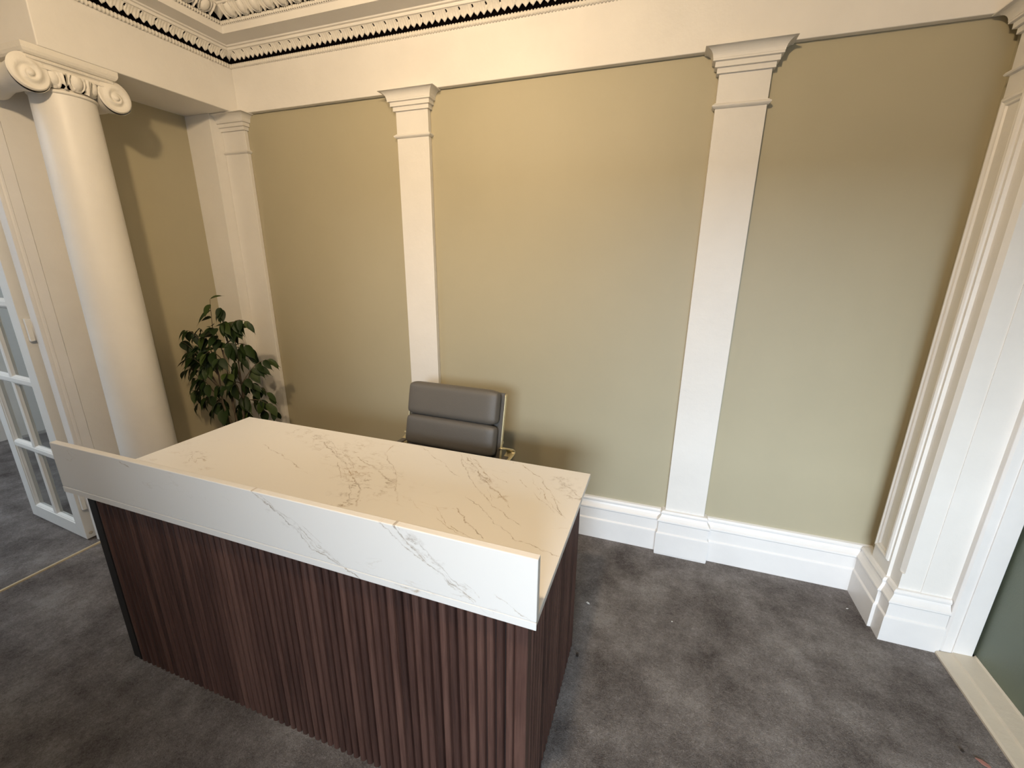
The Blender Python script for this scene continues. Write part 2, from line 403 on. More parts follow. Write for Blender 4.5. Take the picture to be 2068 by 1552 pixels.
def egg_d(u, v):
    e = ((u-.5)/.26)**2+((v-.62)/.52)**2
    d = 0.020*math.sqrt(max(0, 1-e)) if v < 1.2 else 0
    r = math.sqrt(((u-.5)/.34)**2+((v-.66)/.62)**2)
    husk = 0.012*math.exp(-((r-1)/.09)**2)
    r2 = math.sqrt(((u-.5)/.41)**2+((v-.70)/.76)**2)
    husk2 = 0.004*math.exp(-((r2-1)/.06)**2)
    c = abs(u-.5)*2
    dart = 0.013*math.exp(-((c-1)/.07)**2)
    return max(d, husk, husk2, dart)
egg_me = unit(0.084, egg_v, egg_d, arc(0.160, z(1.1985), 0.213, z(1.240), 0.004), 34, 12).mesh('egg_and_dart', M['plaster'], False)
def place(me, name, x, y, rz, parent=cor):
    o = bpy.data.objects.new(name, me); C.objects.link(o); o.parent = parent; o.location = (x, y, 0); o.rotation_euler = (0, 0, rz); return o
n = 52
for i in range(n):
    x = XB+0.042+0.067*(i+.5)
    if x > 0.99: break
    place(leaf_me, 'acanthus_leaf', x, FY, 0)
for i in range(13):
    y = FY-0.042-0.067*(i+.5); place(leaf_me, 'acanthus_leaf', XB, y, PI/2)
for i in range(36):
    place(egg_me, 'egg_and_dart', XB+0.226+0.084*(i+.5), FY, 0)
# the same enrichment on the stretches above the doorway and above the glazed screen
for i in range(30):
    place(egg_me, 'egg_and_dart', 1.037, FY-0.226-0.084*(i+.5), -PI/2)
for i in range(38):
    place(leaf_me, 'acanthus_leaf', 1.037, FY-0.042-0.067*(i+.5), -PI/2)
for i in range(24):
    place(egg_me, 'egg_and_dart', XL, 1.074-0.084*(i+.5), PI/2)
for i in range(32):
    place(leaf_me, 'acanthus_leaf', XL, 1.258-0.067*(i+.5), PI/2)
for i in range(5):
    place(leaf_me, 'acanthus_leaf', XL+0.042+0.067*(i+.5), 1.30, 0)
for i in range(10):
    place(egg_me, 'egg_and_dart', XB, FY-0.226-0.084*(i+.5), PI/2)
# mitre leaf at the corner of the egg moulding and of the leaf moulding
for (t0, z0, t1, z1, nm, wd) in ((0.160, 1.1985, 0.213, 1.240, 'corner_leaf', 0.075), (0.010, 1.084, 0.046, 1.126, 'corner_leaf', 0.05)):
    mb = MB(); k = 10; rows = []
    for i in range(k+1):
        s = (i/k-.5)*2
        for j in range(6):
            v = j/5; t = t0+(t1-t0)*v; zz = z(z0+(z1-z0)*v); h = wd*(0.35+0.65*v)*abs(s)
            lo = 0.02*(abs(s))*(1-v)
            bul = 0.004*math.cos(s*PI/2)
            if s < 0: p = (XB+t+bul, FY-t-h, zz+lo)
            else: p = (XB+t+h, FY-t-bul, zz+lo)
            rows.append(p)
    mb.add(rows, [(i*6+j, (i+1)*6+j, (i+1)*6+j+1, i*6+j+1) for i in range(k) for j in range(5)], True)
    obj(nm, mb, M['plaster'], cor, recalc=False)

# ------------------------------------------------------------------ baseboards
BP = [(0.0, 0.0), (0.034, 0.0), (0.034, 0.116), (0.033, 0.120), (0.027, 0.126), (0.026, 0.184), (0.030, 0.187), (0.033, 0.192), (0.032, 0.199), (0.026, 0.205), (0.018, 0.216), (0.014, 0.226), (0.017, 0.231), (0.018, 0.239), (0.012, 0.248), (0.0, 0.251)]
struct('baseboard_back', MB().sweep([(-2.49, WY), (XR, WY)], BP, closed=True), M['skirt'], 'tall white moulded skirting along the back wall', cat='skirting')
struct('baseboard_left', MB().sweep([(XL, 1.60), (XL, 2.15)], BP, closed=True), M['skirt'], 'white skirting below the left olive wall', cat='skirting')

# ------------------------------------------------------------------ pilasters
def cap_profile():
    pr = [(-0.02, z(.738)), (0.010, z(.738)), (0.010, z(.757)), (0.020, z(.758)), (0.020, z(.776)), (0.030, z(.778)), (0.030, z(.785))]
    for k in range(9):
        a = k/8*PI/2
        pr.append((0.031+0.031*(1-math.cos(a)), z(.785)+0.034*math.sin(a)))
    pr += [(0.064, z(.8195)), (0.064, ZS-0.0015), (-0.02, ZS-0.0015)]
    return pr
def pilaster(x0, x1, label, yw=WY-0.0012, yf=FY, left=True):
    t = empty('pilaster', ((x0+x1)/2, yw, 0)); tag(t, label, 'pilaster')
    h = (x1-x0)/2; d = yf-yw
    obj('shaft', MB().box(-h, h, d, 0.0, 0.0, ZS-0.0015), M['white'], t, bev=0.002)
    pth = [(-h, 0.0), (-h, d), (h, d), (h, 0.0)] if left else [(-h, d), (h, d), (h, 0.0)]
    obj('capital', MB().sweep(pth, cap_profile(), closed=True), M['white'], t)
    cr = [(-0.01, z(.612)), (0.004, z(.613)), (0.010, z(.617)), (0.013, z(.621)), (0.013, z(.624)), (0.009, z(.628)), (0.005, z(.630)), (0.004, z(.633)), (-0.01, z(.634))]
    obj('collar', MB().sweep(pth, cr, closed=True), M['white'], t)
    obj('plinth', MB().sweep(pth, [(a*1.0+ (0 if i in (0, len(BP)-1) else 0.002), b+0.012) for i, (a, b) in enumerate(BP)][1:-1]+[(-0.02, 0.262), (-0.02, 0.0), (0.034, 0.0)], closed=True), M['skirt'], t)
    return t
pilaster(0.126, 0.319, 'white pilaster to the right of the chair, down to the open carpet')
pilaster(-1.415, -1.226, 'white pilaster directly behind the office chair')
# corner pilaster beside its square pier
pilaster(-2.6625, -2.479, 'slim white corner pilaster behind the plant, at the left end of the wall', WY-0.0012, 2.200, False)
struct('wall_left_corner', MB().box(XL-0.01, -2.664, 2.131, WY, 0, ZS), M['white'], 'plain white pier in the left corner behind the plant', bev=0.002, cat='pier')

# right panelled pier
rp = empty('pilaster', (0, 0, 0)); tag(rp, 'panelled white pier with a chamfered corner at the right end of the wall', 'pilaster')
XA = 1.035
obj('shaft', MB().extz([(XA, 2.1415), (XA, 2.000), (1.048, 2.000), (1.048, 1.951), (1.057, 1.930), (1.124, 1.930), (1.124, 1.9275), (1.226, 1.9275), (1.226, 2.1415)], 0.0, ZS-0.0015), M['white'], rp)
obj('chamfer_stop', MB().extz([(1.0478, 1.951), (1.0478, 1.9298), (1.0572, 1.9298)], 0.0, z(-1.23)), M['white'], rp)
obj('chamfer_stop', MB().extz([(1.0478, 1.951), (1.0478, 1.9298), (1.0572, 1.9298)], z(.56), ZS-0.0015), M['white'], rp)
pth = [(XA, 2.1415), (XA, 2.000), (1.048, 2.000), (1.048, 1.930), (1.30, 1.930)]
obj('plinth', MB().sweep([(XA, 2.205), (XA, 2.000), (1.048, 2.000), (1.048, 1.930), (1.222, 1.930)], [(a, b) for a, b in BP][1:-1]+[(-0.02, 0.252), (-0.02, 0.0)], closed=True), M['skirt'], rp)
obj('capital', MB().sweep([(1.0655, 2.1415), (XA, 2.1415), (XA, 1.93), (1.30, 1.93)], cap_profile(), closed=True), M['white'], rp)
obj('collar', MB().sweep([(1.0655, 2.1415), (XA, 2.1415), (XA, 1.93), (1.226, 1.93)], [(-0.01, z(.612)), (0.010, z(.617)), (0.013, z(.622)), (0.009, z(.628)), (-0.01, z(.634))], closed=True), M['white'], rp)
# raised panel mould on the left-facing side
def panel_frame(y0, y1, z0, z1, prof):
    """prof: (inset, out); rectangular frame on x = XA facing -x"""
    mb = MB(); m = len(prof); vs = []
    for (cy, cz, sy, sz) in ((y0, z0, 1, 1), (y1, z0, -1, 1), (y1, z1, -1, -1), (y0, z1, 1, -1)):
        for ins, out in prof: vs.append((XA-out, cy+sy*ins, cz+sz*ins))
    fs = []
    for c in range(4):
        for j in range(m-1): fs.append((c*m+j, ((c+1) % 4)*m+j, ((c+1) % 4)*m+j+1, c*m+j+1))
    mb.add(vs, fs); return mb
obj('panel_moulding', panel_frame(2.012, 2.133, z(-1.235), z(.545), [(0, 0), (0.0, 0.006), (0.006, 0.011), (0.013, 0.012), (0.020, 0.006), (0.024, 0.008), (0.028, 0.006), (0.031, 0.0)]), M['white'], rp)

# ------------------------------------------------------------------ glazed screen at the right
ws = empty('window_1', (0, 0, 0)); tag(ws, 'frosted green glazed screen in a white frame at the right edge', 'screen', kind='structure')
jm = MB()
jm.extz([(1.224, 1.93), (1.224, 1.905), (1.232, 1.899), (1.262, 1.899), (1.262, 1.894), (1.326, 1.894), (1.326, 1.93)], 0.0, ZS)
obj('jamb', jm, M['skirt'], ws, bev=0.002)
obj('sill', MB().sweep([(1.36, -2.3), (1.36, 1.895)][::-1], [(0.0, 0.0), (0.150, 0.0), (0.150, 0.008), (0.144, 0.014), (0.100, 0.016), (0.095, 0.024), (0.030, 0.026), (0.026, 0.034), (0.0, 0.034)], closed=True), M['sill'], ws)
obj('pane', MB().box(1.334, 1.342, -2.3, 1.91, 0.03, ZS), M['frosted'], ws)
obj('jamb', MB().box(1.30, 1.36, 0.28, 0.34, 0.03, ZS), M['skirt'], ws)

# ------------------------------------------------------------------ door opening, frame, threshold
fr = empty('trim_4', (0, 0, 0)); tag(fr, 'white door frame mouldings left of the column', 'door frame', kind='structure')
obj('architrave', MB().extz([(XL-0.05, 1.206), (XL+0.003, 1.206), (XL+0.006, 1.209), (XL+0.006, 1.218), (XL+0.005, 1.220), (XL+0.006, 1.223), (XL+0.008, 1.227), (XL+0.008, 1.234), (XL+0.002, 1.238), (XL+0.002, 1.279), (XL-0.003, 1.284), (XL-0.05, 1.284)], 0, 2.36), M['skirt'], fr)
obj('door_stop', MB().box(XL-0.13, XL-0.05, 1.236, 1.284, 0, 2.36), M['skirt'], fr)
obj('head', MB().box(XL-0.10, XL+0.004, 0.15, 1.202, 2.26, 2.33), M['skirt'], fr)
struct('trim_5', MB().sweep([(XL-0.004, 0.16), (XL-0.004, 1.20)], [(-0.003, 0.0), (0.015, 0.0), (0.012, 0.006), (0.001, 0.006)], closed=True), M['strip'], 'thin brass strip across the carpet at the doorway', cat='threshold strip')

# glazed door leaf folded open into the hall
dl = empty('door_1', (-2.945, 1.177, 0), -0.072); tag(dl, 'white glazed door leaf standing open beyond the brass strip', 'door', kind='structure')
LW = 0.620; LH = 2.235; T = 0.042
def lb(x0, x1, z0, z1, y0=0.0, y1=T): return MB().box(-x1, -x0, y0, y1, z0, z1)
obj('stile', lb(0.0, 0.088, 0.008, LH), M['door'], dl, bev=0.002)
obj('stile', lb(LW-0.075, LW, 0.008, LH), M['door'], dl, bev=0.002)
obj('bottom_rail', lb(0.088, LW-0.075, 0.008, 0.088), M['door'], dl, bev=0.002)
obj('top_rail', lb(0.088, LW-0.075, LH-0.09, LH), M['door'], dl, bev=0.002)
rows = 5; zz0 = 0.088; zz1 = LH-0.09; ph = (zz1-zz0)/rows
mx = 0.088+(LW-0.163)/2
for i in range(1, rows):
    obj('glazing_bar', lb(0.088, LW-0.075, zz0+ph*i-0.014, zz0+ph*i+0.014, 0.001, T-0.001), M['door'], dl, bev=0.004)
obj('glazing_bar', lb(mx-0.012, mx+0.012, zz0, zz1, 0.003, T-0.003), M['door'], dl, bev=0.004)
for i in range(rows):
    for (xa, xb_) in ((0.088, mx-0.012), (mx+0.012, LW-0.075)):
        za = zz0+ph*i+(0.014 if i else 0); zb = zz0+ph*(i+1)-(0.014 if i < rows-1 else 0)
        p = obj('pane', lb(xa, xb_, za, zb, 0.019, 0.023), M['glass'], dl)
        # bead round the pane
        mb = MB(); pr = [(0.0, 0.004), (0.005, 0.006), (0.007, 0.011), (0.012, 0.019)]
        vs = []
        for (cx, cz, sx, sz) in ((-xb_, za, 1, 1), (-xa, za, -1, 1), (-xa, zb, -1, -1), (-xb_, zb, 1, -1)):
            for ins, dep in pr: vs.append((cx+sx*ins, dep, cz+sz*ins))
        m_ = len(pr)
        mb.add(vs, [(c*m_+j, ((c+1) % 4)*m_+j, ((c+1) % 4)*m_+j+1, c*m_+j+1) for c in range(4) for j in range(m_-1)])
        obj('glazing_bead', mb, M['door'], p, recalc=False)
for hz in (0.25, 1.20, 2.0):
    obj('hinge', MB().box(0.0, 0.022, 0.012, 0.040, hz-0.055, hz+0.055).lathe([(0.0, hz-0.055), (0.006, hz-0.055), (0.006, hz+0.055), (0.0, hz+0.055)], 10, (0.022, 0.034)), M['door'], dl)
obj('floor_bolt_socket', MB().lathe([(0.0, -0.001), (0.009, -0.001), (0.009, 0.0012), (0.006, 0.002), (0.0, 0.002)], 14, (0.022, 0.040), 'x'), M['sill'], dl)

# ------------------------------------------------------------------ column
cx, cy = -2.635, 1.413
col = empty('column', (cx, cy, 0)); tag(col, 'round white column with a scrolled capital, left of the plant', 'column')
prof = [(0.0, 0.0), (0.165, 0.0), (0.165, 0.05)]
for k in range(9): a = -PI/2+k/8*PI; prof.append((0.145+0.02*math.cos(a), 0.075+0.025*math.sin(a)))
prof += [(0.140, 0.105), (0.134, 0.115), (0.128, 0.13)]
base = obj('base', MB().lathe(prof+[(0.0, 0.13)], 64), M['white'], col)
sp_ = [(0.127, 0.13)]
for k in range(13):
    h = 0.13+(2.222-0.13)*k/12; u = k/12; sp_.append((0.1262-0.0152*u**1.5, h))
obj('shaft', MB().lathe(sp_, 96), M['white'], col)
ring = [(0.108, 2.215)]
for k in range(9): a = -PI/2+k/8*PI; ring.append((0.111+0.007*math.cos(a), 2.230+0.007*math.sin(a)))
ring += [(0.106, 2.239), (0.094, 2.250), (0.094, 2.345)]
cap = obj('capital', MB().lathe(ring, 64).box(-0.160, 0.090, -0.12, 0.12, 2.300, 2.345), M['plaster'], col)
# abacus
ab = [(-0.02, 2.334), (0.0, 2.334), (0.007, 2.336), (0.013, 2.343), (0.017, 2.353), (0.018, 2.373), (-0.02, 2.373)]
AX0, AX1, AY = -0.20, 0.112, 0.149
mb = MB(); mb.sweep([(AX0, AY), (AX0, -AY), (AX1, -AY), (AX1, AY), (AX0, AY)], ab, cap=False, closed=True); mb.box(AX0, AX1, -AY, AY, 2.335, 2.373)
obj('abacus', mb, M['plaster'], cap)
# volutes
def volute(yc, zc, sgn, xf, R=0.067, flip=1):
    mb = MB(); NT = 64; NR = 26; vs = []; fs = []
    turns = 2.4
    for i in range(NT):
        th = 2*PI*i/NT
        # outline: slightly spiral (larger toward the channel side)
        Ro = R*(1.0+0.10*math.sin(th)) if True else R
        for j in range(NR+1):
            q = j/NR; r = Ro*q
            ph_ = (math.log(max(q, 0.08))/math.log(0.08))*turns + flip*(th-PI/2)/(2*PI)
            s = ph_ % 1.0
            groove = 0.5-0.5*math.cos(2*PI*s)
            env = min(1, (1-q)*10+0.25)
            hgt = 0.010*groove*env*(0.4+0.6*q)+0.009*(1-q)
            if q < 0.17: hgt = 0.010+0.008*math.sqrt(max(0, 1-(q/.17)**2))
            if q > 0.93: hgt *= max(0, (1-q)/0.07)
            vs.append((sgn*hgt, r*math.cos(th)*sgn, r*math.sin(th)))
    for i in range(NT):
        i2 = (i+1) % NT
        for j in range(NR): fs.append((i*(NR+1)+j, i2*(NR+1)+j, i2*(NR+1)+j+1, i*(NR+1)+j+1))
    mb.add(vs, fs, True)
    o = obj('volute', mb, M['plaster'], cap, loc=(xf, yc, zc), recalc=False); return o
for s_, fl in ((1, -1), (-1, 1)):
    yv = 0.150*s_
    volute(yv, 2.265, 1, 0.104, flip=fl)
    volute(yv, 2.265, -1, -0.170, flip=fl)
    pr = []
    for k in range(17):
        u = k/16; x = -0.170+0.274*u; w_ = abs(u-.5)*2
        r = 0.047+0.020*w_**1.6+(0.004 if abs(u-.5) < 0.06 else 0)+(0.003 if 0.10 < w_ < 0.2 else 0)
        pr.append((r, x))
    obj('bolster', MB().lathe(pr, 40, (yv, 2.265), 'x'), M['plaster'], cap)
# channel between the volutes (front and back)
for (xf, sg) in ((0.104, 1), (-0.170, -1)):
    pr = [(-0.002, 2.298), (0.004, 2.300), (0.004, 2.304), (-0.001, 2.307), (-0.002, 2.316), (0.001, 2.320), (0.008, 2.323), (0.010, 2.329), (0.006, 2.3345), (-0.05, 2.335), (-0.05, 2.298)]
    p2 = [(xf, -0.150), (xf, 0.150)] if sg > 0 else [(xf, 0.150), (xf, -0.150)]
    obj('channel', MB().sweep(p2, [(a, b) for a, b in pr], closed=True), M['plaster'], cap)
# eggs under the channel, wrapped on the neck
def egg_cap(ang, rad):
    def vmin(u):
        return egg_v(u)*0.9
    def tz(v): return (rad+0.018*v**0.8, 2.243+0.060*v, 0.93, -0.35)
    mb = unit(0.080, vmin, egg_d, tz, 26, 10)
    o = obj('egg_and_dart', mb, M['plaster'], cap, recalc=False); o.rotation_euler = (0, 0, ang+PI/2); return o
for a in (-37, 0, 37): egg_cap(math.radians(a), 0.103)
obj('painted_recess_shade', MB().lathe([(0.0965, 2.241), (0.0965, 2.300)], 48), M['hollow_shade'], cap)  # black band on the neck paints the shade between the eggs

# ------------------------------------------------------------------ desk
desk = empty('reception_desk', (-0.197, 0.747, 0), -0.0075*0.6)
tag(desk, 'reception desk with fluted walnut front and veined white stone top', 'desk')
# desk local: x from -1.742 (left) to 0, y from 0 (front) to 0.741
DW, DD, HT = 1.740, 0.741, 0.770
def D(x, y): return (x+DW/2+0.0, y)
top_l = lambda p: (p[0]-0.87, p[1]+0.370)   # measured about the centre of the top
def seglist(pts, wd, st): return [(top_l(pts[i]), top_l(pts[i+1]), wd, st) for i in range(len(pts)-1)]
Lt = []
Lt += seglist([(0.374, 0.328), (0.509, 0.186), (0.634, 0.08)], 0.0045, 1.0)
Lt += seglist([(0.34, 0.335), (0.46, 0.17), (0.60, 0.035), (0.717, -0.033)], 0.003, 0.9)
Lt += seglist([(0.408, 0.321), (0.542, 0.178)], 0.005, 0.8)
Lt += seglist([(0.600, 0.350), (0.700, 0.270), (0.767, 0.169), (0.83, 0.06)], 0.0035, 0.9)
Lt += seglist([(0.758, 0.287), (0.856, 0.202)], 0.004, 0.8)
Lt += seglist([(0.15, 0.353), (0.398, 0.185)], 0.0025, 0.8)
Lt += seglist([(0.02, 0.33), (0.03, 0.25), (0.189, 0.108), (0.288, -0.045)], 0.004, 0.6)
Lt += seglist([(0.50, -0.02), (0.556, -0.064), (0.640, -0.14)], 0.0035, 1.0)
Lt += seglist([(0.50, 0.06), (0.629, -0.037), (0.733, -0.104), (0.864, -0.127)], 0.0025, 0.8)
Lt += seglist([(-0.505, 0.138), (-0.204, 0.028)], 0.003, 0.8)
Lt += seglist([(-0.30, 0.25), (-0.10, 0.14), (0.10, 0.0), (0.18, -0.12)], 0.005, 1.0)
Lt += seglist([(-0.05, 0.18), (0.12, 0.10), (0.22, 0.05)], 0.005, 0.9)
rv = random.Random(5)
for (A_, B_, n_) in (((0.374, 0.328), (0.634, 0.08), 7), ((0.60, 0.35), (0.84, 0.06), 6), ((-0.25, 0.26), (0.16, -0.08), 9), ((0.25, 0.05), (0.60, -0.15), 4), ((-0.70, 0.0), (-0.52, -0.12), 3)):
    for _ in range(n_):
        u0 = rv.uniform(0, 0.8); u1 = min(1.1, u0+rv.uniform(0.12, 0.3)); ox, oy = rv.uniform(-.035, .035), rv.uniform(-.035, .035)
        q0 = (A_[0]+(B_[0]-A_[0])*u0+ox, A_[1]+(B_[1]-A_[1])*u0+oy); q1 = (A_[0]+(B_[0]-A_[0])*u1+ox+rv.uniform(-.02, .02), A_[1]+(B_[1]-A_[1])*u1+oy+rv.uniform(-.02, .02))
        Lt.append((top_l(q0), top_l(q1), rv.uniform(.0012, .003), rv.uniform(.5, 1.0)))
Cl = [(top_l((-0.52, 0.33)), top_l((-0.15, 0.20)), 0.07, 0.9), (top_l((-0.20, 0.26)), top_l((0.22, -0.02)), 0.13, 1.1),
      (top_l((0.06, 0.05)), top_l((0.14, -0.14)), 0.08, 1.1), (top_l((-0.72, -0.02)), top_l((-0.53, -0.114)), 0.05, 1.1),
      (top_l((0.39, 0.31)), top_l((0.62, 0.08)), 0.035, 0.9), (top_l((0.76, 0.30)), top_l((0.88, 0.16)), 0.05, 1.0)]
M['quartz_top'] = quartz('veined_stone_top', (0, 1), Lt, Cl)
ul = lambda p: (p[0]-0.873, p[1])
def us(pts, wd, st): return [(ul(pts[i]), ul(pts[i+1]), wd, st) for i in range(len(pts)-1)]
Lu = us([(0.04, 0.945), (0.141, 0.896), (0.2, 0.84), (0.252, 0.799), (0.40, 0.750)], 0.0035, 1.0)
Lu += us([(0.07, 0.94), (0.18, 0.88), (0.24, 0.83), (0.34, 0.775)], 0.003, 0.6)
Lu += us([(0.505, 0.945), (0.545, 0.905), (0.600, 0.856)], 0.0055, 1.0)
Lu += us([(0.47, 0.93), (0.55, 0.88), (0.647, 0.825), (0.724, 0.777)], 0.0035, 0.9)
Lu += us([(0.559, 0.926), (0.648, 0.846), (0.70, 0.80)], 0.003, 0.5)
Lu += us([(0.78, 0.82), (0.858, 0.772)], 0.0025, 0.6)
Lu += us([(0.50, 0.760), (0.576, 0.757)], 0.005, 0.8)
Lu += us([(-0.50, 0.93), (-0.46, 0.915)], 0.003, 0.8)
for (A_, B_, n_) in (((0.09, 0.92), (0.33, 0.77), 4), ((0.53, 0.93), (0.72, 0.78), 7)):
    for _ in range(n_):
        u0 = rv.uniform(0, 0.8); u1 = min(1.1, u0+rv.uniform(0.12, 0.35)); ox, oy = rv.uniform(-.02, .02), rv.uniform(-.015, .015)
        Lu.append((ul((A_[0]+(B_[0]-A_[0])*u0+ox, A_[1]+(B_[1]-A_[1])*u0+oy)), ul((A_[0]+(B_[0]-A_[0])*u1+ox, A_[1]+(B_[1]-A_[1])*u1+oy)), rv.uniform(.001, .0022), rv.uniform(.5, 1.0)))
Cu = [(ul((0.08, 0.92)), ul((0.33, 0.77)), 0.02, 0.8), (ul((0.53, 0.93)), ul((0.70, 0.79)), 0.028, 0.9)]
M['quartz_front'] = quartz('veined_stone_front', (0, 2), Lu, Cu)
obj('worktop', MB().box(-DW, 0, 0, DD, HT-0.020, HT), M['quartz_top'], desk, bev=0.0018)
obj('upstand', MB().box(-DW, 0.002, -0.001, 0.019, HT+0.0005, 0.937), M['quartz_front'], desk, bev=0.0022)
obj('front_edge_strip', MB().box(-DW, 0.002, -0.0015, 0.003, HT-0.022, HT-0.001), M['quartz_front'], desk, bev=0.001)
# carcass
BX0, BX1, BY0, BY1 = -1.677, -0.024, 0.024, 0.700
car = MB(); car.box(BX0+0.01, BX1-0.022, BY0+0.012, BY0+0.032, 0.0, HT-0.02); car.box(BX1-0.042, BX1-0.014, BY0+0.012, BY1, 0.0, HT-0.02); car.box(BX0+0.008, BX0+0.028, BY0+0.012, BY1, 0.0, HT-0.02)
obj('carcass', car, M['blackwood'], desk)
obj('end_strip', MB().box(BX0, BX0+0.030, BY0+0.002, BY1, 0.0, HT-0.021), M['blackwood'], desk, bev=0.001)
obj('end_strip', MB().box(BX0+0.033, BX0+0.048, BY0-0.001, BY0+0.014, 0.0, HT-0.021), M['blackwood'], desk, bev=0.002)
def slat_profile(w_, d=0.0145):
    pts = []
    K = 9
    for k in range(K+1):
        u = k/K; yv = -d*math.sqrt(max(0, 1-(abs(u-0.42)/(0.42 if u < .42 else .58))**2.6))
        pts.append((u*w_, yv))
    return pts
PITCH = 0.02635
def slat_mesh(w_, extra=0.0):
    pr = slat_profile(w_-0.003); pr = [(x+0.0015, y) for x, y in pr]
    pr = pr+[(w_-0.0006, 0.004), (0.0006, 0.004)]
    return MB().extz(pr, 0.0, HT-0.0215, False).mesh('slat', M['walnut'])
sm_ = slat_mesh(PITCH)
for p in sm_.polygons: p.use_smooth = False
x = BX0+0.050; k = 0
xe = BX1-0.033
ns = int(round((xe-x)/PITCH)); pt = (xe-x)/ns
rnd = random.Random(3)
for i in range(ns):
    o = bpy.data.objects.new('slat', sm_); C.objects.link(o); o.parent = desk; o.location = (x+pt*i, BY0+0.0125+rnd.uniform(-.0006, .0006), 0.0)
# wider flat corner slat
obj('corner_slat', MB().extz([(xe+0.001, BY0+0.012), (xe+0.001, BY0+0.002), (xe+0.004, BY0), (BX1-0.002, BY0), (BX1, BY0+0.002), (BX1, BY0+0.030), (BX1-0.012, BY0+0.030), (BX1-0.012, BY0+0.012)], 0, HT-0.0215), M['walnut'], desk)
ys = BY0+0.032; ns2 = int((BY1-ys)/PITCH)
for i in range(ns2):
    o = bpy.data.objects.new('slat', sm_); C.objects.link(o); o.parent = desk; o.location = (BX1-0.0125, ys+PITCH*i, 0.0); o.rotation_euler = (0, 0, PI/2)

# ------------------------------------------------------------------ chair
ch = empty('office_chair', (-0.952, 1.60, 0), math.radians(-2.0)); tag(ch, 'grey leather soft-pad office chair with gold frame behind the desk', 'chair')
def pad(name, w_, h_, th, loc, tilt, parent, e=0.32):
    """soft cushion: superellipsoid-like roll"""
    mb = MB(); NU, NV = 32, 20; vs = []; fs = []
    bm = bmesh.new(); bmesh.ops.create_cube(bm, size=1.0)
    bmesh.ops.subdivide_edges(bm, edges=bm.edges[:], cuts=13, use_grid_fill=True)
    for v_ in bm.verts:
        X, Y, Z = v_.co.x*2, v_.co.y*2, v_.co.z*2
        def se(a, b_, p_): # squircle mapping of pair
            return a, b_
        # rounded box: radius in YZ large, rounded ends
        px, py, pz = X*w_/2, Y*th/2, Z*h_/2
        rx = min(th, h_)*0.48
        qx = max(-w_/2+rx, min(w_/2-rx, px)); qy = max(-th/2+rx*0.98, min(th/2-rx*0.98, py)); qz = max(-h_/2+rx, min(h_/2-rx, pz))
        d = Vector((px-qx, py-qy, pz-qz))
        if d.length > 1e-9:
            dn = d.normalized(); p_ = Vector((qx, qy, qz))+dn*rx
        else: p_ = Vector((px, py, pz))
        # swell
        s = (1-(X)**4*0.35)*(1-(Z)**2*0.25)
        p_.y += (-0.006 if Y < 0 else 0.004)*s*(abs(Y))
        v_.co = p_
    me = bpy.data.meshes.new(name); bm.to_mesh(me); bm.free()
    for p_ in me.polygons: p_.use_smooth = True
    me.materials.append(M['leather'])
    o = bpy.data.objects.new(name, me); C.objects.link(o); o.parent = parent; o.location = loc; o.rotation_euler = (tilt, 0, 0)
    sb = o.modifiers.new('sub', 'SUBSURF'); sb.levels = 1; sb.render_levels = 1
    return o
TB = math.radians(-14)   # back leans away (towards +y at the top)
def bp(s, off=0.0):      # point on the back line at length s, offset forward
    return (0, 0.150+s*math.sin(-TB)+(-off)*math.cos(TB), 0.42+s*math.cos(TB)+(-off)*math.sin(TB)*1.0)
for s_, h_ in ((0.135, 0.150), (0.285, 0.158), (0.447, 0.172)):
    y_, z_ = bp(s_, 0.030)[1:]; pad('back_cushion', 0.505, h_, 0.062, (0, y_, z_), TB, ch)
